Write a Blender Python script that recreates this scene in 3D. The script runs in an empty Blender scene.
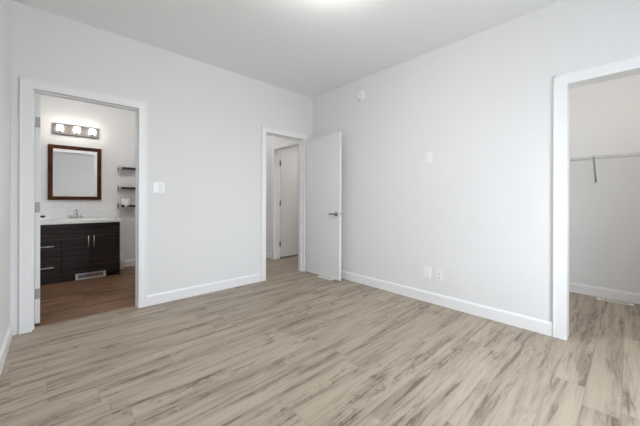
import bpy, bmesh, math
from mathutils import Vector, Matrix

C = bpy.context.scene.collection
S = bpy.context.scene
PI = math.pi

# ------------------------------------------------------------------ camera
CAM_H, YAW = 1.122, 0.7487
cd = bpy.data.cameras.new('camera')
cam = bpy.data.objects.new('camera', cd)
C.objects.link(cam)
cam.matrix_world = (Matrix.Translation((0, 0, CAM_H)) @ Matrix.Rotation(-YAW, 4, 'Z')
                    @ Matrix.Rotation(PI / 2, 4, 'X') @ Matrix.Rotation(0.003, 4, 'Z'))
cd.sensor_width = 36
cd.lens = 286.8 / 640 * 36
cd.shift_y = -(213 - 199.43) / 640
cd.clip_start = 0.01
S.camera = cam

# ------------------------------------------------------------------ sky, exposure
w = bpy.data.worlds.new('sky')
S.world = w
w.use_nodes = True
wt = w.node_tree
bgn = wt.nodes['Background']
SKY, GROUND = 17.0, 6.5
geo = wt.nodes.new('ShaderNodeTexCoord')
sxyz = wt.nodes.new('ShaderNodeSeparateXYZ')
wt.links.new(geo.outputs['Generated'], sxyz.inputs[0])
wr = wt.nodes.new('ShaderNodeMapRange')          # bright sky above the horizon, dull ground below it
wr.inputs[1].default_value, wr.inputs[2].default_value = -0.05, 0.08
wr.inputs[3].default_value, wr.inputs[4].default_value = GROUND, SKY
wt.links.new(sxyz.outputs[2], wr.inputs[0])
wt.links.new(wr.outputs[0], bgn.inputs[1])
bgn.inputs[0].default_value = (0.80, 0.90, 1.0, 1)
S.view_settings.view_transform = 'Standard'
S.view_settings.look = 'None'
S.view_settings.exposure = 0.02
S.view_settings.gamma = 1
S.view_settings.use_curve_mapping = False
S.cycles.max_bounces = 14
S.cycles.diffuse_bounces = 10
S.cycles.glossy_bounces = 5
S.cycles.sample_clamp_indirect = 4.0

LAMP_ROOM, FILL_BATH, LAMP_HALL, LAMP_CLOSET = 66.0, 50.0, 15.0, 38.0
BATH_BULB = 14.0

# room measurements (metres)
XL, XB, YA, YN, HC = -0.256, 3.018, 3.432, -0.85, 2.74     # left, right, far, near walls, ceiling
TW = 0.115                                                 # wall thickness
YB = 5.645                                                 # bathroom back wall
XBR = 1.62                                                 # bathroom right wall
XC = 4.65                                                  # closet back wall
YC0, YC1 = -0.85, 1.05                                     # closet side walls
YH = 4.87                                                  # hall end
OH = 2.05                                                  # door opening height
B0, B1 = -0.130, 0.638                                     # bathroom opening in X
E0, E1 = 2.157, 2.838                                      # entry opening in X
K0, K1 = -0.46, 0.335                                      # closet opening in Y
H0, H1 = 3.72, 4.49                                        # hall door opening in Y
WX0, WX1, WZ0, WZ1 = 1.15, 2.30, 0.45, 2.20                # window in near wall

daylight = bpy.data.lights.new('daylight', 'AREA')
daylight.shape = 'RECTANGLE'
daylight.size, daylight.size_y = WX1 - WX0, WZ1 - WZ0
daylight.cycles.is_portal = True
dl = bpy.data.objects.new('daylight', daylight)
C.objects.link(dl)
dl.location = ((WX0 + WX1) / 2, YN - TW - 0.03, (WZ0 + WZ1) / 2)
dl.rotation_euler = (PI / 2, 0, 0)


# ------------------------------------------------------------------ materials
def new_mat(name):
    m = bpy.data.materials.new(name)
    m.use_nodes = True
    nt = m.node_tree
    return m, nt, nt.nodes['Principled BSDF']


def paint(name, col, rough=0.6, bump=0.0, scale=300, metal=0.0, spec=0.5):
    m, nt, b = new_mat(name)
    N, L = nt.nodes, nt.links
    tc = N.new('ShaderNodeTexCoord')
    no = N.new('ShaderNodeTexNoise')
    no.inputs['Scale'].default_value = scale
    no.inputs['Detail'].default_value = 3
    L.new(tc.outputs['Object'], no.inputs['Vector'])
    mx = N.new('ShaderNodeMix')
    mx.data_type = 'RGBA'
    mx.inputs[6].default_value = (*[c * 0.985 for c in col], 1)
    mx.inputs[7].default_value = (*col, 1)
    L.new(no.outputs['Fac'], mx.inputs[0])
    L.new(mx.outputs[2], b.inputs['Base Color'])
    b.inputs['Roughness'].default_value = rough
    b.inputs['Metallic'].default_value = metal
    b.inputs['Specular IOR Level'].default_value = spec
    if bump:
        bp = N.new('ShaderNodeBump')
        bp.inputs['Strength'].default_value = bump
        bp.inputs['Distance'].default_value = 0.002
        L.new(no.outputs['Fac'], bp.inputs['Height'])
        L.new(bp.outputs['Normal'], b.inputs['Normal'])
    return m


def lit(name, col, strength):
    m, nt, b = new_mat(name)
    b.inputs['Base Color'].default_value = (0.9, 0.9, 0.88, 1)
    b.inputs['Emission Color'].default_value = (*col, 1)
    b.inputs['Emission Strength'].default_value = strength
    b.inputs['Roughness'].default_value = 0.3
    return m


def planks(name, cols, dark, width, length, y0, rough, gap=0.30, spec=0.4, streak=1.0):
    """boards that run along X"""
    m, nt, b = new_mat(name)
    N, L = nt.nodes, nt.links

    def math_(op, a, bb=None, c=None):
        n = N.new('ShaderNodeMath')
        n.operation = op
        for i, v in enumerate((a, bb, c)):
            if v is None:
                continue
            if isinstance(v, (int, float)):
                n.inputs[i].default_value = v
            else:
                L.new(v, n.inputs[i])
        return n.outputs[0]

    tc = N.new('ShaderNodeTexCoord')
    sp = N.new('ShaderNodeSeparateXYZ')
    L.new(tc.outputs['Object'], sp.inputs[0])
    X, Y = sp.outputs[0], sp.outputs[1]
    v = math_('DIVIDE', math_('SUBTRACT', Y, y0), width)
    row = math_('FLOOR', v)
    wn = N.new('ShaderNodeTexWhiteNoise')
    wn.noise_dimensions = '1D'
    L.new(row, wn.inputs['W'])
    u = math_('ADD', math_('DIVIDE', X, length), math_('MULTIPLY', wn.outputs['Value'], 7.31))
    colm = math_('FLOOR', u)
    cv = N.new('ShaderNodeCombineXYZ')
    L.new(row, cv.inputs[0])
    L.new(colm, cv.inputs[1])
    wn2 = N.new('ShaderNodeTexWhiteNoise')
    wn2.noise_dimensions = '2D'
    L.new(cv.outputs[0], wn2.inputs['Vector'])
    pid = wn2.outputs['Value']

    def grain(sx, sy, detail, rough_, dist, kx):
        c = N.new('ShaderNodeCombineXYZ')
        L.new(math_('ADD', math_('MULTIPLY', X, sx), math_('MULTIPLY', pid, kx)), c.inputs[0])
        L.new(math_('ADD', math_('MULTIPLY', Y, sy), math_('MULTIPLY', pid, 17.7)), c.inputs[1])
        L.new(math_('MULTIPLY', pid, 53.0), c.inputs[2])
        n = N.new('ShaderNodeTexNoise')
        n.inputs['Scale'].default_value = 1
        n.inputs['Detail'].default_value = detail
        n.inputs['Roughness'].default_value = rough_
        n.inputs['Distortion'].default_value = dist
        L.new(c.outputs[0], n.inputs['Vector'])
        return n.outputs['Fac']

    def ramp(val, lo, hi):
        r = N.new('ShaderNodeMapRange')
        r.interpolation_type = 'SMOOTHSTEP'
        L.new(val, r.inputs[0])
        r.inputs[1].default_value = lo
        r.inputs[2].default_value = hi
        return r.outputs[0]

    fine = grain(7, 150, 3, 0.6, 0.3, 31)
    mid = grain(0.9, 12, 4, 0.60, 0.5, 91)
    blot = grain(2.6, 38, 6, 0.70, 0.7, 47)
    cr = N.new('ShaderNodeValToRGB')
    cr.color_ramp.interpolation = 'LINEAR'
    els = cr.color_ramp.elements
    els[0].color = (*cols[0], 1)
    els[1].color = (*cols[-1], 1)
    for i, cc in enumerate(cols[1:-1], 1):
        e = els.new(i / (len(cols) - 1))
        e.color = (*cc, 1)
    L.new(pid, cr.inputs[0])

    def mix(fac, a, bb, mode='MIX'):
        n = N.new('ShaderNodeMix')
        n.data_type = 'RGBA'
        n.blend_type = mode
        for i, vv in ((0, fac), (6, a), (7, bb)):
            if isinstance(vv, tuple):
                n.inputs[i].default_value = (*vv, 1)
            elif isinstance(vv, (int, float)):
                n.inputs[i].default_value = vv
            else:
                L.new(vv, n.inputs[i])
        return n.outputs[2]

    band = ramp(mid, 0.42, 0.66)
    strk = ramp(blot, 0.47, 0.62)
    knot = math_('MULTIPLY', ramp(grain(10, 42, 5, 0.75, 0.6, 23), 0.48, 0.60), ramp(grain(1.5, 9, 2, 0.5, 0.2, 61), 0.50, 0.64))
    d = math_('ADD', math_('MULTIPLY', band, 0.38),
              math_('MULTIPLY', strk, math_('ADD', 0.22, math_('MULTIPLY', band, 0.34))))
    d = math_('ADD', d, math_('MULTIPLY', knot, 0.55))
    d = math_('MULTIPLY', math_('MINIMUM', d, 0.95), streak)
    c2 = mix(d, cr.outputs[0], dark)
    c3 = mix(math_('MULTIPLY', ramp(fine, 0.45, 0.75), 0.20), c2, dark)
    fv = math_('FRACT', v)
    fu = math_('FRACT', u)
    ev = math_('MINIMUM', fv, math_('SUBTRACT', 1.0, fv))
    eu = math_('MINIMUM', fu, math_('SUBTRACT', 1.0, fu))
    g1 = math_('SUBTRACT', 1.0, ramp(math_('MULTIPLY', ev, width), 0.0006, 0.003))
    g2 = math_('SUBTRACT', 1.0, ramp(math_('MULTIPLY', eu, length), 0.0006, 0.003))
    g = math_('MAXIMUM', g1, g2)
    c4 = mix(math_('MULTIPLY', g, gap), c3, tuple(d * 0.5 for d in dark))
    L.new(c4, b.inputs['Base Color'])
    b.inputs['Roughness'].default_value = rough
    b.inputs['Specular IOR Level'].default_value = spec
    bp = N.new('ShaderNodeBump')
    bp.inputs['Strength'].default_value = 0.12
    bp.inputs['Distance'].default_value = 0.002
    L.new(math_('SUBTRACT', fine, g), bp.inputs['Height'])
    L.new(bp.outputs['Normal'], b.inputs['Normal'])
    return m


def wood(name, base, streak, sx, sz, rough=0.4, spec=0.5):
    """grain stretched along X"""
    m, nt, b = new_mat(name)
    N, L = nt.nodes, nt.links
    tc = N.new('ShaderNodeTexCoord')
    mp = N.new('ShaderNodeMapping')
    mp.inputs['Scale'].default_value = (sx, 20, sz)
    L.new(tc.outputs['Object'], mp.inputs['Vector'])
    no = N.new('ShaderNodeTexNoise')
    no.inputs['Scale'].default_value = 1
    no.inputs['Detail'].default_value = 6
    no.inputs['Roughness'].default_value = 0.65
    L.new(mp.outputs[0], no.inputs['Vector'])
    cr = N.new('ShaderNodeValToRGB')
    cr.color_ramp.elements[0].position = 0.38
    cr.color_ramp.elements[1].position = 0.72
    cr.color_ramp.elements[0].color = (*base, 1)
    cr.color_ramp.elements[1].color = (*streak, 1)
    L.new(no.outputs['Fac'], cr.inputs[0])
    L.new(cr.outputs[0], b.inputs['Base Color'])
    b.inputs['Roughness'].default_value = rough
    b.inputs['Specular IOR Level'].default_value = spec
    return m


def tile(name):
    m, nt, b = new_mat(name)
    N, L = nt.nodes, nt.links
    tc = N.new('ShaderNodeTexCoord')
    sp = N.new('ShaderNodeSeparateXYZ')
    L.new(tc.outputs['Object'], sp.inputs[0])
    cv = N.new('ShaderNodeCombineXYZ')
    L.new(sp.outputs[0], cv.inputs[0])
    L.new(sp.outputs[2], cv.inputs[1])
    br = N.new('ShaderNodeTexBrick')
    br.inputs['Scale'].default_value = 1
    br.inputs['Brick Width'].default_value = 0.305
    br.inputs['Row Height'].default_value = 0.0765
    br.inputs['Mortar Size'].default_value = 0.002
    br.inputs['Color1'].default_value = (0.84, 0.85, 0.85, 1)
    br.inputs['Color2'].default_value = (0.80, 0.81, 0.82, 1)
    br.inputs['Mortar'].default_value = (0.68, 0.69, 0.70, 1)
    L.new(cv.outputs[0], br.inputs['Vector'])
    L.new(br.outputs['Color'], b.inputs['Base Color'])
    b.inputs['Roughness'].default_value = 0.15
    return m


M = {}
M['wall'] = paint('wall_paint', (0.78, 0.78, 0.78), 0.75, 0.06, 260, spec=0.25)
M['ceiling'] = paint('ceiling_paint', (0.87, 0.87, 0.87), 0.85, 0.05, 320, spec=0.2)
M['trim'] = paint('white_trim_paint', (0.85, 0.85, 0.855), 0.35, 0, 40)
M['door'] = paint('door_paint', (0.79, 0.79, 0.79), 0.4, 0.03, 120)
M['plastic'] = paint('white_plastic', (0.85, 0.85, 0.85), 0.3, 0, 60)
M['grey_slot'] = paint('dark_slot', (0.05, 0.05, 0.05), 0.6, 0, 60)
M['ceramic'] = paint('white_ceramic', (0.88, 0.88, 0.87), 0.1, 0, 30)
M['chrome'] = paint('chrome', (0.70, 0.70, 0.71), 0.15, 0, 30, metal=1)
M['nickel'] = paint('brushed_nickel', (0.16, 0.15, 0.147), 0.5, 0, 90, metal=1)
M['satin'] = paint('satin_metal', (0.27, 0.27, 0.28), 0.33, 0, 90, metal=1)
M['hinge'] = paint('hinge_metal', (0.42, 0.42, 0.41), 0.5, 0, 90, metal=0.8)
M['pull'] = paint('satin_pull_metal', (0.78, 0.77, 0.75), 0.42, 0, 90, metal=1)
M['dark_hinge'] = paint('dark_hinge_metal', (0.13, 0.13, 0.13), 0.5, 0, 90, metal=0.6)
M['wire'] = paint('coated_wire', (0.56, 0.56, 0.565), 0.4, 0, 60)
M['bracket'] = paint('grey_bracket', (0.45, 0.45, 0.46), 0.4, 0, 60)
M['vent'] = paint('vent_enamel', (0.88, 0.88, 0.86), 0.35, 0, 60)
M['paper'] = paint('tissue_paper', (0.88, 0.88, 0.87), 0.9, 0.2, 200)
M['lid'] = paint('dark_lid', (0.04, 0.04, 0.045), 0.35, 0, 60)
M['floor'] = planks('greige_boards',
                    [(0.372, 0.306, 0.236), (0.407, 0.338, 0.263), (0.388, 0.32, 0.247), (0.424, 0.353, 0.277), (0.362, 0.298, 0.231)],
                    (0.115, 0.082, 0.056), 0.15, 1.22, 0.023, 0.42)
M['bath_floor'] = planks('brown_boards',
                         [(0.19, 0.095, 0.050), (0.27, 0.145, 0.082), (0.215, 0.112, 0.062), (0.30, 0.165, 0.096)],
                         (0.022, 0.010, 0.006), 0.15, 1.22, 0.05, 0.42, streak=1.25)
M['espresso'] = wood('espresso_laminate', (0.006, 0.005, 0.006), (0.060, 0.040, 0.033), 2.0, 75, 0.35, 0.22)
M['walnut'] = wood('mirror_frame_wood', (0.038, 0.012, 0.0035), (0.095, 0.034, 0.010), 9, 9, 0.5, 0.12)
M['shelf_wood'] = wood('shelf_board_wood', (0.010, 0.007, 0.006), (0.030, 0.020, 0.016), 3, 40, 0.4)
M['tile'] = tile('backsplash_tile')
m, nt, b = new_mat('mirror_glass')
b.inputs['Base Color'].default_value = (0.90, 0.91, 0.92, 1)
b.inputs['Metallic'].default_value = 1
b.inputs['Roughness'].default_value = 0.02
M['mirror'] = m
m, nt, b = new_mat('window_glass')
N, L = nt.nodes, nt.links
tr = N.new('ShaderNodeBsdfTransparent')
gl = N.new('ShaderNodeBsdfGlossy')
gl.inputs['Roughness'].default_value = 0.02
ms = N.new('ShaderNodeMixShader')
ms.inputs[0].default_value = 0.06
L.new(tr.outputs[0], ms.inputs[1])
L.new(gl.outputs[0], ms.inputs[2])
L.new(ms.outputs[0], nt.nodes['Material Output'].inputs[0])
M['glass'] = m
M['shade_lit'] = lit('lit_frosted_shade', (1.0, 0.93, 0.83), BATH_BULB)
M['dome_room'] = lit('lit_room_dome', (1.0, 0.98, 0.955), LAMP_ROOM)
M['dome_hall'] = lit('lit_hall_dome', (1.0, 0.97, 0.93), LAMP_HALL)
M['fill_back_room'] = lit('added_back_room_fill', (1.0, 0.97, 0.93), 55.0)  # glow of an added lamp that brightens the open hall door
M['dome_closet'] = lit('lit_closet_dome', (1.0, 0.965, 0.905), LAMP_CLOSET)
M['fill_bath'] = lit('added_bath_fill', (1.0, 0.985, 0.975), FILL_BATH)  # glow of an added ceiling lamp that lifts the bathroom brightness


# ------------------------------------------------------------------ mesh helpers (world coordinates)
class MB:
    def __init__(s):
        s.bm = bmesh.new()

    def add(s, bm2):
        me = bpy.data.meshes.new('tmp')
        bm2.to_mesh(me)
        bm2.free()
        s.bm.from_mesh(me)
        bpy.data.meshes.remove(me)
        return s

    def box(s, a, b, bev=0.0, seg=2):
        bm = bmesh.new()
        bmesh.ops.create_cube(bm, size=1)
        for v in bm.verts:
            v.co = Vector([(a[i] + b[i]) / 2 + v.co[i] * (b[i] - a[i]) for i in range(3)])
        if bev:
            bmesh.ops.bevel(bm, geom=bm.edges[:], offset=bev, segments=seg, profile=0.5, affect='EDGES')
        return s.add(bm)

    def prism(s, pts, axis, lo, hi, bev=0.0):
        """polygon pts in the two other axes, extruded along axis"""
        bm = bmesh.new()

        def mk(p, t):
            q = list(p)
            q.insert(axis, t)
            return bm.verts.new(q)
        va = [mk(p, lo) for p in pts]
        vb = [mk(p, hi) for p in pts]
        bm.faces.new(va)
        bm.faces.new(vb[::-1])
        n = len(pts)
        for i in range(n):
            bm.faces.new((va[i], vb[i], vb[(i + 1) % n], va[(i + 1) % n]))
        bmesh.ops.recalc_face_normals(bm, faces=bm.faces)
        if bev:
            bmesh.ops.bevel(bm, geom=bm.edges[:], offset=bev, segments=2, profile=0.5, affect='EDGES')
        return s.add(bm)

    def lathe(s, prof, org, axis='Z', seg=32):
        """prof: list of (radius, height); closed at radius 0"""
        bm = bmesh.new()
        rings = []
        for r, h in prof:
            if r < 1e-6:
                rings.append([bm.verts.new((0, 0, h))])
            else:
                rings.append([bm.verts.new((r * math.cos(2 * PI * k / seg), r * math.sin(2 * PI * k / seg), h)) for k in range(seg)])
        for A, B in zip(rings, rings[1:]):
            for k in range(seg):
                k2 = (k + 1) % seg
                if len(A) == 1 and len(B) == 1:
                    continue
                if len(A) == 1:
                    bm.faces.new((A[0], B[k2], B[k]))
                elif len(B) == 1:
                    bm.faces.new((A[k], A[k2], B[0]))
                else:
                    bm.faces.new((A[k], A[k2], B[k2], B[k]))
        bmesh.ops.recalc_face_normals(bm, faces=bm.faces)
        R = {'Z': Matrix.Identity(4), '-Z': Matrix.Rotation(PI, 4, 'X'),
             '-Y': Matrix.Rotation(PI / 2, 4, 'X'), '-X': Matrix.Rotation(-PI / 2, 4, 'Y'),
             'X': Matrix.Rotation(PI / 2, 4, 'Y')}[axis]
        bm.transform(Matrix.Translation(org) @ R)
        for f in bm.faces:
            f.smooth = True
        return s.add(bm)

    def tube(s, pts, r, seg=10):
        pts = [Vector(p) for p in pts]
        bm = bmesh.new()
        rings = []
        n = len(pts)
        up = None
        for i, p in enumerate(pts):
            t = (pts[min(i + 1, n - 1)] - pts[max(i - 1, 0)]).normalized()
            if up is None:
                up = t.orthogonal().normalized()
            up = (up - t * up.dot(t)).normalized()
            sd = t.cross(up)
            rr = r[i] if isinstance(r, (list, tuple)) else r
            rings.append([bm.verts.new(p + (up * math.cos(2 * PI * k / seg) + sd * math.sin(2 * PI * k / seg)) * rr) for k in range(seg)])
        for A, B in zip(rings, rings[1:]):
            for k in range(seg):
                bm.faces.new((A[k], A[(k + 1) % seg], B[(k + 1) % seg], B[k]))
        bm.faces.new(rings[0][::-1])
        bm.faces.new(rings[-1])
        bmesh.ops.recalc_face_normals(bm, faces=bm.faces)
        for f in bm.faces:
            f.smooth = len(f.verts) == 4
        return s.add(bm)

    def build(s, name, mat, parent=None, origin=(0, 0, 0)):
        me = bpy.data.meshes.new(name)
        org = Vector(origin)
        p = parent
        while p is not None:
            org = org + p.location
            p = p.parent
        bmesh.ops.translate(s.bm, verts=s.bm.verts[:], vec=-org)
        s.bm.to_mesh(me)
        s.bm.free()
        me.materials.append(mat)
        o = bpy.data.objects.new(name, me)
        C.objects.link(o)
        if parent is not None:
            o.parent = parent
        o.location = Vector(origin)
        return o


def tag(o, label, cat, group=None, kind=None):
    o['label'] = label
    o['category'] = cat
    if group:
        o['group'] = group
    if kind:
        o['kind'] = kind
    return o


def thing(name, loc, label, cat, group=None, kind=None):
    o = bpy.data.objects.new(name, None)
    o.empty_display_size = 0.05
    o.location = loc
    C.objects.link(o)
    return tag(o, label, cat, group, kind)


def copy_tree(o, parent=None):
    c = o.copy()
    C.objects.link(c)
    if parent is not None:
        c.parent = parent
    for ch in [x for x in bpy.data.objects if x.parent == o]:
        copy_tree(ch, c)
    return c


def struct(name, mb, mat, label, cat):
    return tag(mb.build(name, mat), label, cat, kind='structure')


# ------------------------------------------------------------------ floor, ceiling, walls
FT = 0.05
XE, YE = XC + TW, 6.0
fl = MB()
fl.box((XL, YN, -FT), (XE, YA + 0.085, 0))
fl.box((XBR + TW, YA + 0.085, -FT), (XE, YH, 0))
struct('floor', fl, M['floor'], 'greige wood-look plank floor running from bedroom into closet and hall', 'floor')
struct('floor_bathroom', MB().box((XL, YA + 0.085, -FT), (XBR, YB, 0)), M['bath_floor'],
       'darker brown wood-look plank floor of the bathroom', 'floor')
struct('ceiling', MB().box((XL - TW, YN - TW, HC), (XE, YE, HC + 0.06)), M['ceiling'],
       'plain white painted ceiling', 'ceiling')

far = MB()
far.box((XL, YA, 0), (B0 - 0.02, YA + TW, HC))
far.box((B1 + 0.02, YA, 0), (E0 - 0.02, YA + TW, HC))
far.box((E1 + 0.02, YA, 0), (XB, YA + TW, HC))
far.box((B0 - 0.02, YA, OH + 0.02), (B1 + 0.02, YA + TW, HC))
far.box((E0 - 0.02, YA, OH + 0.02), (E1 + 0.02, YA + TW, HC))
struct('wall_far', far, M['wall'], 'white wall holding the bathroom doorway and the entry doorway', 'wall')
rt = MB()
rt.box((XB, YN, 0), (XB + TW, K0 - 0.02, HC))
rt.box((XB, K1 + 0.02, 0), (XB + TW, H0 - 0.02, HC))
rt.box((XB, H1 + 0.02, 0), (XB + TW, YH, HC))
rt.box((XB, K0 - 0.02, OH + 0.02), (XB + TW, K1 + 0.02, HC))
rt.box((XB, H0 - 0.02, OH + 0.02), (XB + TW, H1 + 0.02, HC))
struct('wall_right', rt, M['wall'], 'long white wall with smoke detector, outlets and the closet doorway', 'wall')
struct('wall_left', MB().box((XL - TW, YN - TW, 0), (XL, YB + TW, HC)), M['wall'],
       'white wall at the edge of the room beside the bathroom doorway', 'wall')
nr = MB()
nr.box((XL, YN - TW, 0), (WX0, YN, HC))
nr.box((WX1, YN - TW, 0), (XE, YN, HC))
nr.box((WX0, YN - TW, 0), (WX1, YN, WZ0))
nr.box((WX0, YN - TW, WZ1), (WX1, YN, HC))
struct('wall_near', nr, M['wall'], 'white wall with the bedroom window, facing both doorways', 'wall')
struct('wall_bathroom_back', MB().box((XL, YB, 0), (XBR + TW, YB + TW, HC)), M['wall'],
       'white bathroom wall behind the vanity and mirror', 'wall')
struct('wall_bathroom_right', MB().box((XBR, YA + TW, 0), (XBR + TW, YB, HC)), M['wall'],
       'white wall between bathroom and hall', 'wall')
struct('wall_closet_back', MB().box((XC, YC0, 0), (XC + TW, YC1 + TW, HC)), M['wall'],
       'white closet wall behind the wire shelf', 'wall')
struct('wall_closet_side', MB().box((XB + TW, YC1, 0), (XC, YC1 + TW, HC)), M['wall'],
       'white wall at the far end of the closet', 'wall')
struct('wall_hall_end', MB().box((XBR + TW, YH, 0), (XE, YH + TW, HC)), M['wall'], 'white wall at the end of the hall', 'wall')
struct('wall_hall_room', MB().box((XC, YC1 + TW, 0), (XC + TW, YH, HC)), M['wall'],
       'white far wall of the room behind the hall door', 'wall')

# ------------------------------------------------------------------ baseboards
BH, BT = 0.112, 0.014


def base_profile(mb, axis, lo, hi, wallpos, sgn):
    """sgn: direction the board sticks out from the wall"""
    t = BT * sgn
    pts = [(0, 0), (t, 0), (t, BH - 0.016), (t * 0.75, BH - 0.010), (t * 0.55, BH), (0, BH)]
    pts = [(wallpos + a, z) for a, z in pts]
    return mb.prism(pts, axis, lo, hi)


CW, CT = 0.078, 0.018      # casing width and thickness
bf = MB()
base_profile(bf, 0, B1 + CW, E0 - CW, YA, -1)
base_profile(bf, 0, E1 + CW, XB, YA, -1)
struct('baseboard_far', bf, M['trim'], 'white baseboard under the wall between the two doorways', 'baseboard')
br_ = MB()
base_profile(br_, 1, K1 + 0.088, YA - BT, XB, -1)
base_profile(br_, 1, YN + BT, K0 - 0.088, XB, -1)
struct('baseboard_right', br_, M['trim'], 'white baseboard running from the closet doorway to behind the open door', 'baseboard')
struct('baseboard_left', base_profile(MB(), 1, YN + BT, YA, XL, 1), M['trim'],
       'white baseboard beside the bathroom doorway at the edge of the room', 'baseboard')
struct('baseboard_near', base_profile(MB(), 0, XL, XB, YN, 1), M['trim'], 'white baseboard under the bedroom window', 'baseboard')
struct('baseboard_closet', base_profile(MB(), 1, YC0 + BT, YC1, XC, -1), M['trim'], 'white baseboard along the closet back wall', 'baseboard')
bb = MB()
base_profile(bb, 0, 0.74, XBR, YB, -1)
struct('baseboard_bathroom', bb, M['trim'], 'white baseboard right of the dark vanity', 'baseboard')
bh = MB()
base_profile(bh, 1, H1 + CW, YH - BT, XB, -1)
base_profile(bh, 1, YA + TW, H0 - CW, XB, -1)
struct('baseboard_hall', bh, M['trim'], 'white baseboard beside the hall door', 'baseboard')


# ------------------------------------------------------------------ door trims (casing both sides, jamb, stop)
def casing(mb, axis, lo, hi, face, sgn, cw):
    """flat casing with a thin back band, around an opening lo..hi; axis = running axis, face = wall face position"""
    rv = 0.005

    def bx(a0, a1, z0, z1, d0, d1, bev):
        p, q = sorted((face + sgn * d0, face + sgn * d1))
        if axis == 0:
            mb.box((a0, p, z0), (a1, q, z1), bev)
        else:
            mb.box((p, a0, z0), (q, a1, z1), bev)
    zt = OH + cw
    bx(lo - cw, lo - rv + 0.004, 0, zt, 0, CT, 0.003)
    bx(hi + rv - 0.004, hi + cw, 0, zt, 0, CT, 0.003)
    bx(lo - 0.004, hi + 0.004, OH, zt, 0, CT, 0.003)
    # fine bead near the outer edge
    bx(lo - cw + 0.002, lo - cw + 0.014, 0, zt - 0.002, CT - 0.003, CT + 0.003, 0.0015)
    bx(hi + cw - 0.014, hi + cw - 0.002, 0, zt - 0.002, CT - 0.003, CT + 0.003, 0.0015)
    bx(lo - cw + 0.002, hi + cw - 0.002, zt - 0.014, zt - 0.002, CT - 0.003, CT + 0.003, 0.0015)


def jamb(mb, axis, lo, hi, p, q, stop):
    def bx(a0, a1, z0, z1, d0, d1):
        if axis == 0:
            mb.box((a0, d0, z0), (a1, d1, z1))
        else:
            mb.box((d0, a0, z0), (d1, a1, z1))
    bx(lo - 0.02, lo, 0, OH + 0.02, p, q)
    bx(hi, hi + 0.02, 0, OH + 0.02, p, q)
    bx(lo, hi, OH, OH + 0.02, p, q)
    if stop:
        s0, s1 = stop
        bx(lo, lo + 0.011, 0, OH, s0, s1)
        bx(hi - 0.011, hi, 0, OH, s0, s1)
        bx(lo + 0.011, hi - 0.011, OH - 0.011, OH, s0, s1)


t1 = MB()
casing(t1, 0, B0, B1, YA, -1, CW)
casing(t1, 0, B0, B1, YA + TW, 1, CW)
jamb(t1, 0, B0, B1, YA - 0.002, YA + TW + 0.002, (YA + 0.035, YA + 0.072))
struct('trim_1', t1, M['trim'], 'white casing and jamb around the bathroom doorway', 'door trim')
t2 = MB()
casing(t2, 0, E0, E1, YA, -1, 0.074)
casing(t2, 0, E0, E1, YA + TW, 1, 0.074)
jamb(t2, 0, E0, E1, YA - 0.002, YA + TW + 0.002, (YA + 0.045, YA + 0.08))
struct('trim_2', t2, M['trim'], 'white casing and jamb around the narrow entry doorway by the corner', 'door trim')
t3 = MB()
casing(t3, 1, K0, K1, XB, -1, 0.088)
casing(t3, 1, K0, K1, XB + TW, 1, 0.088)
jamb(t3, 1, K0, K1, XB - 0.002, XB + TW + 0.002, None)
struct('trim_3', t3, M['trim'], 'white casing and jamb around the closet doorway', 'door trim')
t4 = MB()
casing(t4, 1, H0, H1, XB, -1, CW)
casing(t4, 1, H0, H1, XB + TW, 1, CW)
jamb(t4, 1, H0, H1, XB - 0.002, XB + TW + 0.002, (XB + 0.04, XB + 0.075))
struct('trim_4', t4, M['trim'], 'white casing around the hall door seen through the entry doorway', 'door trim')

# ------------------------------------------------------------------ window behind the camera
wn = thing('window_1', ((WX0 + WX1) / 2, YN - TW / 2, WZ0), 'wide white framed bedroom window letting in daylight', 'window', kind='structure')
f = MB()
fw = 0.05
y0, y1 = YN - TW + 0.02, YN - 0.03
f.box((WX0, y0, WZ0), (WX0 + fw, y1, WZ1))
f.box((WX1 - fw, y0, WZ0), (WX1, y1, WZ1))
f.box((WX0 + fw, y0, WZ0), (WX1 - fw, y1, WZ0 + fw))
f.box((WX0 + fw, y0, WZ1 - fw), (WX1 - fw, y1, WZ1))
xm = (WX0 + WX1) / 2
f.box((xm - 0.03, y0, WZ0 + fw), (xm + 0.03, y1, WZ1 - fw))
f.build('window_frame', M['trim'], wn)
for a, b_ in ((WX0 + fw, xm - 0.03), (xm + 0.03, WX1 - fw)):
    MB().box((a, YN - 0.065, WZ0 + fw), (b_, YN - 0.060, WZ1 - fw)).build('window_pane', M['glass'], wn)
f = MB()
f.box((WX0 - 0.07, YN, WZ0 - 0.07), (WX0, YN + 0.018, WZ1 + 0.07))
f.box((WX1, YN, WZ0 - 0.07), (WX1 + 0.07, YN + 0.018, WZ1 + 0.07))
f.box((WX0, YN, WZ1), (WX1, YN + 0.018, WZ1 + 0.07))
f.box((WX0, YN, WZ0 - 0.07), (WX1, YN + 0.018, WZ0))
f.build('window_casing', M['trim'], wn)


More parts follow.
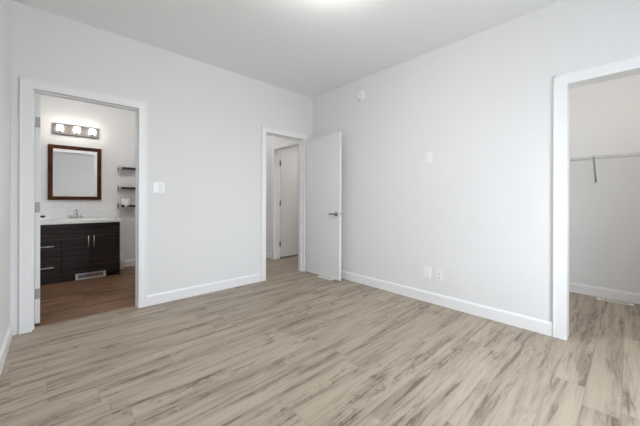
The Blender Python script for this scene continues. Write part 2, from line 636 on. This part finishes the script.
# ------------------------------------------------------------------ door leaves
def hinge(parent, pos, out, along, h=0.09):
    """butt hinge: leaf plate on a door edge plus knuckle; out/along are unit vectors in the floor plane"""
    mb = MB()
    x, y, z = pos
    ox, oy = out
    ax, ay = along
    c = Vector((x, y, z))
    w2 = 0.015
    lo = [min(c[0] - ax * w2, c[0] + ax * w2), min(c[1] - ay * w2, c[1] + ay * w2)]
    hi = [max(c[0] - ax * w2, c[0] + ax * w2), max(c[1] - ay * w2, c[1] + ay * w2)]
    lo = [min(lo[0], lo[0] + ox * 0.003), min(lo[1], lo[1] + oy * 0.003)]
    hi = [max(hi[0], hi[0] + ox * 0.003), max(hi[1], hi[1] + oy * 0.003)]
    mb.box((lo[0], lo[1], z - h / 2), (hi[0], hi[1], z + h / 2))
    k = c + Vector((ax, ay, 0)) * (-w2 - 0.002) + Vector((ox, oy, 0)) * 0.004
    mb.tube([k - Vector((0, 0, h / 2)), k + Vector((0, 0, h / 2))], 0.0055, 10)
    return mb.build('hinge', M['hinge'], parent)


# bathroom leaf, swung fully into the bathroom
d1 = thing('door_1', (-0.102, 3.575, 0), 'white bathroom door swung fully into the bathroom, seen edge-on with hinges', 'door', kind='structure')
MB().prism([(-0.120, 3.575), (-0.086, 3.577), (-0.131, 4.336), (-0.165, 4.334)], 2, 0.012, OH - 0.005, 0.0015).build('door_panel', M['door'], d1)
for z in (1.80, 1.045, 0.277):
    hinge(d1, (-0.103, 3.575, z), (0, -1), (1, 0))

# entry leaf, open at right angles beside the right wall
DX0, DX1, DY0, DY1 = 2.853, 2.887, 2.676, 3.400
d2 = thing('door_2', ((DX0 + DX1) / 2, DY1, 0), 'flat white entry door standing open into the bedroom, lever handle near its edge', 'door', kind='structure')
MB().box((DX0, DY0, 0.012), (DX1, DY1, OH - 0.012), 0.0015).build('door_panel', M['door'], d2)
for side in (-1, 1):
    hx = DX0 if side < 0 else DX1
    lv = MB()
    hy, hz = DY0 + 0.064, 0.922
    ax = '-X' if side < 0 else 'X'
    lv.lathe([(0, 0), (0.031, 0), (0.031, 0.006), (0.026, 0.011), (0.013, 0.013), (0.011, 0.045), (0, 0.045)], (hx, hy, hz), ax, 24)
    xo = hx + side * 0.046
    lv.tube([(xo, hy - 0.006, hz), (xo, hy + 0.03, hz + 0.001), (xo - side * 0.002, hy + 0.08, hz - 0.001), (xo - side * 0.006, hy + 0.106, hz - 0.004)],
            [0.011, 0.0105, 0.009, 0.0075], 12)
    h = lv.build('door_handle', M['satin'], d2)
lp = MB().box((DX0 + 0.005, DY0 - 0.0015, 0.893), (DX1 - 0.005, DY0 + 0.001, 0.951))
lp = lp.build('latch_plate', M['plastic'], d2)
MB().box((DX0 + 0.008, DY0 - 0.010, 0.912), (DX1 - 0.008, DY0, 0.932), 0.002).build('latch_bolt', M['satin'], lp)
for z in (1.80, 1.05, 0.28):
    hinge(d2, ((DX0 + DX1) / 2, DY1, z), (0, 1), (-1, 0))

# hall leaf, swung open into the room behind the hall wall
d3 = thing('door_3', (3.12, H1 + 0.02, 0), 'flat white hall door with dark hinges seen through the entry doorway', 'door', kind='structure')
MB().box((3.146, 4.484, 0.026), (3.906, 4.519, OH - 0.008), 0.0015).build('door_panel', M['door'], d3)
for z in (1.80, 1.052, 0.28):
    mb = MB()
    k = Vector((3.137, 4.477, z))
    mb.tube([k - Vector((0, 0, 0.048)), k + Vector((0, 0, 0.048))], 0.0105, 10)
    mb.box((3.134, 4.4805, z - 0.045), (3.1465, 4.515, z + 0.045))
    mb.build('hinge', M['dark_hinge'], d3)


# ------------------------------------------------------------------ ceiling lights
def dome_light(name, loc, r, mat, label):
    t = thing(name, loc, label, 'ceiling light')
    x, y, z = loc
    MB().lathe([(0, 0), (r * 0.42, 0), (r * 0.42, 0.018), (r * 0.36, 0.024), (r * 0.12, 0.026), (r * 0.12, 0.069), (0, 0.069)], loc, '-Z', 40).build('ceiling_mount', M['nickel'], t)
    # shallow drum of opal glass with a rounded lower edge, below a short gap
    g = 0.022
    prof = [(q, h + g) for q, h in ((0.0, 0.045), (r * 0.72, 0.045), (r * 0.92, 0.053), (r, 0.070), (r * 0.98, 0.088), (r * 0.88, 0.105), (r * 0.66, 0.119), (r * 0.36, 0.127), (0, 0.130))]
    MB().lathe(prof, loc, '-Z', 40).build('glass_dome', mat, t)
    return t


dome_light('ceiling_light', (1.33, 1.32, HC), 0.16, M['dome_room'], 'round lit glass dome on the bedroom ceiling')
dome_light('ceiling_light', (2.30, 4.60, HC), 0.14, M['dome_hall'], 'round lit glass dome on the hall ceiling')
dome_light('ceiling_light', (3.42, 0.10, HC), 0.14, M['dome_closet'], 'round lit glass dome on the closet ceiling')
dome_light('ceiling_light', (3.90, 3.30, HC), 0.14, M['fill_back_room'], 'added unseen dome lamp in the room behind the hall door, brightening its leaf')  # added out of view to light the hall door leaf
dome_light('ceiling_light', (0.55, 4.35, HC), 0.13, M['fill_bath'], 'added unseen dome lamp on the bathroom ceiling, filling in the bathroom light')  # added out of view as fill beside the vanity light bar

# ------------------------------------------------------------------ bathroom: tiles, vanity, mirror, lamp
struct('trim_5', MB().box((XL, YB - 0.008, 0.822), (0.726, YB, 1.05)), M['tile'],
       'white rectangular tile backsplash behind the sink', 'backsplash')

VX0, VX1, VYF, VYB = -0.232, 0.720, 5.112, YB - 0.012
v = thing('vanity_cabinet', (0.244, 5.38, 0), 'dark espresso vanity cabinet with two doors and a drawer stack under the sink', 'cabinet')
bd = MB()
bd.box((VX0, 5.132, 0.095), (VX1 - 0.02, VYB, 0.113))
bd.box((VX0, 5.132, 0.113), (VX0 + 0.018, VYB, 0.785))
bd.box((VX0 + 0.018, VYB - 0.012, 0.113), (VX1 - 0.02, VYB, 0.785))
bd.box((0.071, 5.132, 0.113), (0.087, VYB - 0.012, 0.64))
bd.box((VX0 + 0.018, 5.132, 0.640), (VX1 - 0.02, 5.150, 0.785))
bd.box((VX1 - 0.02, 5.120, 0.0), (VX1, VYB, 0.785))
bd.box((VX0, 5.168, 0.0), (VX1 - 0.02, 5.184, 0.10))
bd.box((VX0, 5.184, 0.0), (VX0 + 0.018, VYB, 0.10))
bd.build('carcass', M['espresso'], v)
MB().box((VX0 + 0.002, VYF, 0.650), (VX1 - 0.002, VYF + 0.019, 0.783), 0.0015).build('front_rail', M['espresso'], v)


def bar_pull(parent, a, b):
    a, b = Vector(a), Vector(b)
    d = (b - a).normalized()
    mb = MB()
    mb.tube([a, b], 0.0055, 10)
    for p in (a + d * 0.02, b - d * 0.02):
        mb.tube([p, p + Vector((0, 0.030, 0))], 0.0045, 8)
    return mb.build('handle', M['pull'], parent)


for z0, z1, zh in ((0.372, 0.646, 0.500), (0.100, 0.368, 0.224)):
    dr = MB().box((VX0 + 0.002, VYF, z0), (0.077, VYF + 0.019, z1), 0.0015).build('drawer', M['espresso'], v)
    bar_pull(dr, (-0.148, VYF - 0.029, zh), (0.006, VYF - 0.029, zh))
for x0, x1, xh in ((0.081, 0.383, 0.356), (0.387, 0.690, 0.416)):
    do = MB().box((x0, VYF, 0.100), (x1, VYF + 0.019, 0.646), 0.0015).build('door', M['espresso'], v)
    bar_pull(do, (xh, VYF - 0.029, 0.446), (xh, VYF - 0.029, 0.612))
MB().box((0.693, VYF, 0.0), (VX1, VYF + 0.019, 0.646), 0.0015).build('side_stile', M['espresso'], v)

# countertop with moulded basin
SX, SY, ZT = 0.244, 5.36, 0.823
ct = thing('vanity_countertop', (SX, SY, 0.786), 'white countertop with moulded oval sink on the dark vanity', 'countertop')
bm = bmesh.new()
x0, x1, yf, yb, zb = XL + 0.003, 0.735, 5.088, YB - 0.009, 0.786
seg = 48
rx, ry = 0.215, 0.150
outer_t, outer_b = [], []
for k in range(seg):
    a = 2 * PI * k / seg
    ca, sa = math.cos(a), math.sin(a)
    t = min(((x1 - SX) if ca > 0 else (SX - x0)) / max(abs(ca), 1e-9), ((yb - SY) if sa > 0 else (SY - yf)) / max(abs(sa), 1e-9))
    outer_t.append((SX + ca * t, SY + sa * t))
# snap nearest samples to the four corners
for cx in (x0, x1):
    for cy in (yf, yb):
        j = min(range(seg), key=lambda q: (outer_t[q][0] - cx) ** 2 + (outer_t[q][1] - cy) ** 2)
        outer_t[j] = (cx, cy)
rings = [[bm.verts.new((p[0], p[1], zb)) for p in outer_t], [bm.verts.new((p[0], p[1], ZT)) for p in outer_t]]
for fr, dz in ((1.0, 0.0), (0.97, -0.006), (0.93, -0.03), (0.82, -0.085), (0.55, -0.115), (0.12, -0.120)):
    rings.append([bm.verts.new((SX + rx * fr * math.cos(2 * PI * k / seg), SY - 0.01 + ry * fr * math.sin(2 * PI * k / seg), ZT + dz)) for k in range(seg)])
for ia in range(len(rings) - 1):
    A, B = rings[ia], rings[ia + 1]
    for k in range(seg):
        fc = bm.faces.new((A[k], A[(k + 1) % seg], B[(k + 1) % seg], B[k]))
        fc.smooth = ia >= 2
bm.faces.new(rings[-1])
bmesh.ops.recalc_face_normals(bm, faces=bm.faces)
# underside ring round the bowl
q = MB()
q.add(bm)
q.build('slab', M['ceramic'], ct)
MB().lathe([(0, 0), (0.021, 0), (0.021, 0.003), (0.012, 0.004), (0, 0.002)], (SX, SY - 0.01, ZT - 0.120), 'Z', 20).build('drain', M['chrome'], ct)

# faucet
fy = 5.565
fa = thing('faucet', (SX, fy, ZT), 'chrome two-handle faucet at the back of the white sink', 'faucet')
mb = MB()
mb.box((SX - 0.078, fy - 0.026, ZT), (SX + 0.078, fy + 0.026, ZT + 0.014), 0.006, 3)
mb.build('base_plate', M['chrome'], fa)
mb = MB()
mb.tube([(SX, fy, ZT + 0.012), (SX, fy, ZT + 0.07), (SX, fy - 0.012, ZT + 0.105), (SX, fy - 0.04, ZT + 0.128), (SX, fy - 0.075, ZT + 0.125), (SX, fy - 0.10, ZT + 0.10)],
        [0.030, 0.023, 0.018, 0.015, 0.013, 0.012], 14)
mb.build('spout', M['chrome'], fa)
for sx in (-1, 1):
    mb = MB()
    hx = SX + sx * 0.055
    mb.lathe([(0, 0), (0.018, 0), (0.016, 0.022), (0.012, 0.034), (0, 0.036)], (hx, fy, ZT + 0.013), 'Z', 18)
    mb.tube([(hx, fy, ZT + 0.043), (hx + sx * 0.045, fy - 0.008, ZT + 0.052)], [0.007, 0.005], 10)
    mb.build('handle', M['chrome'], fa)

# jar at the left of the counter
jr = thing('jar', (-0.116, 5.45, ZT), 'small white jar with dark lid on the counter beside the open door', 'jar')
MB().lathe([(0, 0), (0.030, 0), (0.033, 0.004), (0.033, 0.038), (0.030, 0.042), (0, 0.042)], (-0.116, 5.45, ZT), 'Z', 24).build('jar_body', M['ceramic'], jr)
MB().lathe([(0, 0.0421), (0.034, 0.0421), (0.034, 0.064), (0.030, 0.068), (0, 0.068)], (-0.116, 5.45, ZT), 'Z', 24).build('lid', M['lid'], jr)

# mirror
MX0, MX1, MZ0, MZ1, mf = -0.061, 0.549, 1.103, 1.901, 0.053
mi = thing('mirror', (0.244, YB, MZ0), 'square bathroom mirror in a wide dark brown wooden frame', 'mirror')
mb = MB()
yf, yb = YB - 0.028, YB - 0.001
mb.prism([(MX0, MZ0), (MX0 + mf, MZ0 + mf), (MX0 + mf, MZ1 - mf), (MX0, MZ1)], 1, yf, yb, 0.003)
mb.prism([(MX1, MZ0), (MX1 - mf, MZ0 + mf), (MX1 - mf, MZ1 - mf), (MX1, MZ1)], 1, yf, yb, 0.003)
mb.prism([(MX0, MZ0), (MX0 + mf, MZ0 + mf), (MX1 - mf, MZ0 + mf), (MX1, MZ0)], 1, yf, yb, 0.003)
mb.prism([(MX0, MZ1), (MX0 + mf, MZ1 - mf), (MX1 - mf, MZ1 - mf), (MX1, MZ1)], 1, yf, yb, 0.003)
mb.build('frame', M['walnut'], mi)
MB().box((MX0 + mf - 0.006, YB - 0.014, MZ0 + mf - 0.006), (MX1 - mf + 0.006, YB - 0.006, MZ1 - mf + 0.006)).build('mirror_glass', M['mirror'], mi)

# vanity light
LX0, LX1, LZ0, LZ1 = -0.014, 0.515, 2.060, 2.211
vl = thing('vanity_light', (0.25, YB, LZ0), 'wall light bar with three lit square glass shades above the mirror', 'wall light')
MB().box((LX0, YB - 0.026, LZ0), (LX1, YB - 0.001, LZ1), 0.004).build('back_plate', M['nickel'], vl)
for x in (0.067, 0.250, 0.432):
    sh = MB()
    sh.box((x - 0.036, YB - 0.122, 2.102), (x + 0.036, YB - 0.050, 2.176), 0.010, 3)
    sh = sh.build('lamp_shade', M['shade_lit'], vl)
    h = MB()
    h.tube([(x, YB - 0.025, 2.085), (x, YB - 0.07, 2.078), (x, YB - 0.088, 2.082)], 0.007, 10)
    h.lathe([(0, 0), (0.020, 0), (0.022, 0.016), (0, 0.016)], (x, YB - 0.088, 2.0815), 'Z', 18)
    h.build('holder', M['nickel'], vl)

# shelves right of the mirror
shelf_z = (1.616, 1.296, 1.006)
shelf_lab = ('topmost dark wooden wall shelf with chrome brackets right of mirror',
             'middle dark wooden wall shelf with chrome brackets right of mirror',
             'lowest dark wooden wall shelf, carrying a toilet paper roll')
proto = None
for z, lb in zip(shelf_z, shelf_lab):
    if proto is None:
        s0 = thing('wall_shelf', (1.08, YB, z), lb, 'shelf', 'dark wall shelves right of the mirror')
        MB().box((0.778, YB - 0.130, z - 0.016), (1.40, YB - 0.010, z + 0.016), 0.002).build('board', M['shelf_wood'], s0)
        for bx in (0.772, 1.37):
            b_ = MB()
            b_.box((bx - 0.016, YB - 0.008, z - 0.052), (bx + 0.026, YB - 0.001, z + 0.052), 0.002)
            b_.box((bx - 0.006, YB - 0.142, z - 0.022), (bx + 0.016, YB - 0.003, z - 0.0165), 0.001)
            b_.box((bx - 0.006, YB - 0.142, z - 0.022), (bx + 0.016, YB - 0.1345, z + 0.020), 0.001)
            b_.prism([(YB - 0.008, z - 0.050), (YB - 0.008, z - 0.040), (YB - 0.085, z - 0.022), (YB - 0.105, z - 0.022)], 0, bx - 0.003, bx + 0.013)
            b_.build('shelf_bracket', M['chrome'], s0)
        proto = s0
    else:
        s1 = copy_tree(proto)
        s1.location = (1.08, YB, z)
        s1['label'] = lb

# toilet paper roll, standing on the lowest shelf
rz = shelf_z[2] + 0.0162
tp = thing('toilet_paper_roll', (0.866, YB - 0.072, rz), 'white toilet paper roll with a loose end hanging from the lowest shelf', 'toilet paper')
MB().lathe([(0.020, 0), (0.054, 0), (0.056, 0.003), (0.056, 0.102), (0.054, 0.105), (0.020, 0.105), (0.020, 0)], (0.866, YB - 0.072, rz), 'Z', 32).build('roll', M['paper'], tp)
mb = MB()
yy = YB - 0.1315
mb.prism([(0.838, rz - 0.045), (0.866, rz - 0.030), (0.880, rz + 0.06), (0.836, rz + 0.06)], 1, yy - 0.0045, yy - 0.003)
mb.build('loose_end', M['paper'], tp)

# narrow white holder beside the vanity
hd = thing('holder', (0.786, 5.50, 0), 'narrow white upright holder on the floor beside right end of dark vanity', 'holder')
MB().lathe([(0, 0), (0.040, 0), (0.043, 0.004), (0.043, 0.24), (0.040, 0.245), (0, 0.245)], (0.786, 5.50, 0), 'Z', 28).build('canister', M['plastic'], hd)
MB().lathe([(0, 0.2451), (0.038, 0.2451), (0.030, 0.262), (0.008, 0.268), (0.006, 0.30), (0, 0.302)], (0.786, 5.50, 0), 'Z', 24).build('lid', M['plastic'], hd)


# ------------------------------------------------------------------ registers
def register(name, org, L_, W_, up, label, slats=16, along='X'):
    """org = centre of the base; lies flat (up='Z') or stands facing -Y (up='-Y')"""
    t = thing(name, org, label, 'air vent', None)

    def put(a0, a1, b0, b1, h0, h1, mb, bev=0.0):
        x, y, z = org
        if up == '-Y':
            mb.box((x + a0, y - h1, z + b0 + W_ / 2), (x + a1, y - h0, z + b1 + W_ / 2), bev)
        elif along == 'X':
            mb.box((x + a0, y + b0, z + h0), (x + a1, y + b1, z + h1), bev)
        else:
            mb.box((x + b0, y + a0, z + h0), (x + b1, y + a1, z + h1), bev)
    l, w_ = L_ / 2, W_ / 2
    e = min(0.018, W_ * 0.2)
    ex = 0.030
    fr = MB()
    put(-l, l, -w_, -w_ + e, 0, 0.006, fr, 0.0015)
    put(-l, l, w_ - e, w_, 0, 0.006, fr, 0.0015)
    put(-l, -l + ex, -w_ + e, w_ - e, 0, 0.006, fr)
    put(l - ex, l, -w_ + e, w_ - e, 0, 0.006, fr)
    fr.build('frame', M['vent'], t)
    k = MB()
    put(-l + ex, l - ex, -w_ + e, w_ - e, 0.0002, 0.0012, k)
    k.build('dark_opening', M['grey_slot'], t)
    g = MB()
    for i in range(slats):
        a = -l + ex + (L_ - 2 * ex) * (i + 0.5) / slats
        put(a - 0.0012, a + 0.0012, -w_ + e, w_ - e, 0.0012, 0.0045, g)
    g.build('grille', M['vent'], t)
    return t


register('toe_kick_vent', (0.391, 5.167, 0.002), 0.338, 0.084, '-Y', 'white toe-kick air vent at the foot of the dark vanity', 26)
register('floor_vent', (4.548, 0.102, 0.0), 0.285, 0.075, 'Z', 'white floor air vent against the closet baseboard', 20, 'Y')
register('floor_vent', (2.860, 2.945, 0.0), 0.285, 0.095, 'Z', 'white floor air vent partly under the open entry door', 20, 'Y')

# ------------------------------------------------------------------ wall plates
sw = thing('light_switch', (0.826, YA, 1.241), 'white double light switch on the wall right of the bathroom doorway', 'light switch')
MB().box((0.826 - 0.058, YA - 0.006, 1.241 - 0.057), (0.826 + 0.058, YA, 1.241 + 0.057), 0.003).build('cover_plate', M['plastic'], sw)
for dx, tilt in ((-0.023, 1), (0.023, -1)):
    mb = MB()
    x = 0.826 + dx
    zc = 1.241
    mb.prism([(YA - 0.0055, zc - 0.033), (YA - 0.0062 - (0.005 if tilt > 0 else 0.001), zc - 0.033), (YA - 0.0085, zc),
              (YA - 0.0062 - (0.001 if tilt > 0 else 0.005), zc + 0.033), (YA - 0.0055, zc + 0.033)], 0, x - 0.0165, x + 0.0165)
    mb.build('rocker', M['plastic'], sw)


def plate(name, y, z, label, cat, group=None, w2=0.040, h2=0.060):
    t = thing(name, (XB, y, z), label, cat, group)
    MB().box((XB - 0.006, y - w2, z - h2), (XB, y + w2, z + h2), 0.0025).build('cover_plate', M['plastic'], t)
    return t


bp_ = plate('blank_wall_plate', 1.497, 1.580, 'blank white wall plate high on the long wall', 'wall plate', None, 0.041, 0.066)
MB().box((XB - 0.0085, 1.497 - 0.020, 1.580 - 0.036), (XB - 0.0055, 1.497 + 0.020, 1.580 + 0.036), 0.001).build('blank_insert', M['plastic'], bp_)
o1 = plate('wall_plate', 1.506, 0.320, 'low white wall plate without slots, left of the power outlet', 'wall plate')
MB().box((XB - 0.0085, 1.506 - 0.018, 0.320 - 0.034), (XB - 0.0055, 1.506 + 0.018, 0.320 + 0.034), 0.001).build('insert', M['plastic'], o1)
o2 = plate('power_outlet', 1.374, 0.314, 'white duplex power outlet low on the long wall above the baseboard', 'power outlet')
for dz in (0.021, -0.021):
    r_ = MB()
    z = 0.314 + dz
    r_.box((XB - 0.009, 1.374 - 0.017, z - 0.0155), (XB - 0.0055, 1.374 + 0.017, z + 0.0155), 0.0015)
    r_ = r_.build('receptacle', M['plastic'], o2)
    s_ = MB()
    s_.box((XB - 0.0094, 1.374 - 0.009, z - 0.002), (XB - 0.0088, 1.374 - 0.0055, z + 0.009))
    s_.box((XB - 0.0094, 1.374 + 0.0055, z - 0.002), (XB - 0.0088, 1.374 + 0.009, z + 0.008))
    s_.lathe([(0, 0), (0.0036, 0), (0.0036, 0.0006), (0, 0.0006)], (XB - 0.0088, 1.374, z - 0.008), '-X', 12)
    s_.build('slots', M['grey_slot'], r_)

# smoke detector on the right wall
sd = thing('smoke_detector', (XB, 2.445, 2.508), 'round white smoke detector high on the long wall near the corner', 'smoke detector')
org = (XB, 2.445, 2.508)
MB().lathe([(0, 0), (0.068, 0), (0.069, 0.004), (0.067, 0.012), (0, 0.012)], org, '-X', 40).build('mounting_base', M['plastic'], sd)
MB().lathe([(0.058, 0.0121), (0.061, 0.020), (0.058, 0.034), (0.050, 0.040), (0.034, 0.042), (0.032, 0.038), (0.027, 0.038), (0.024, 0.046), (0, 0.048)], org, '-X', 40).build('dome', M['plastic'], sd)

# ------------------------------------------------------------------ closet wire shelf
ws = thing('wire_shelf', (XC, 0.10, 1.60), 'white ventilated wire shelf on a brace along the closet back wall', 'shelf')
ys0, ys1 = YC0 + 0.02, YC1 - 0.02
xf, xb, zs = 4.355, XC - 0.006, 1.612
dk = MB()
n = int((ys1 - ys0) / 0.0254)
for i in range(n):
    y = ys0 + 0.0254 * (i + 0.5)
    dk.tube([(xb, y, zs), (xf, y, zs), (xf - 0.002, y, zs - 0.004), (xf - 0.002, y, zs - 0.030)], 0.0014, 5)
dk.build('deck_wires', M['wire'], ws)
rl = MB()
for x, z in ((xb, zs - 0.004), ((xf + xb) / 2, zs - 0.004), (xf, zs - 0.004), (xf - 0.002, zs - 0.031)):
    rl.tube([(x, ys0, z), (x, ys1, z)], 0.0032, 8)
rl.build('rails', M['wire'], ws)
br_y = 0.262
bk = MB()
bk.tube([(xf - 0.004, br_y, zs + 0.006), (xf - 0.007, br_y, zs - 0.035), (xf + 0.010, br_y, zs - 0.05), (XC - 0.010, br_y, 1.352)], 0.008, 8)
bk.box((XC - 0.012, br_y - 0.010, 1.325), (XC, br_y + 0.010, 1.372), 0.002)
bk.build('shelf_brace', M['bracket'], ws)
for y in (ys0 + 0.1, br_y + 0.4, 0.05, -0.25):
    MB().box((XC - 0.010, y - 0.008, zs - 0.012), (XC, y + 0.008, zs + 0.012), 0.002).build('wall_clip', M['plastic'], ws)
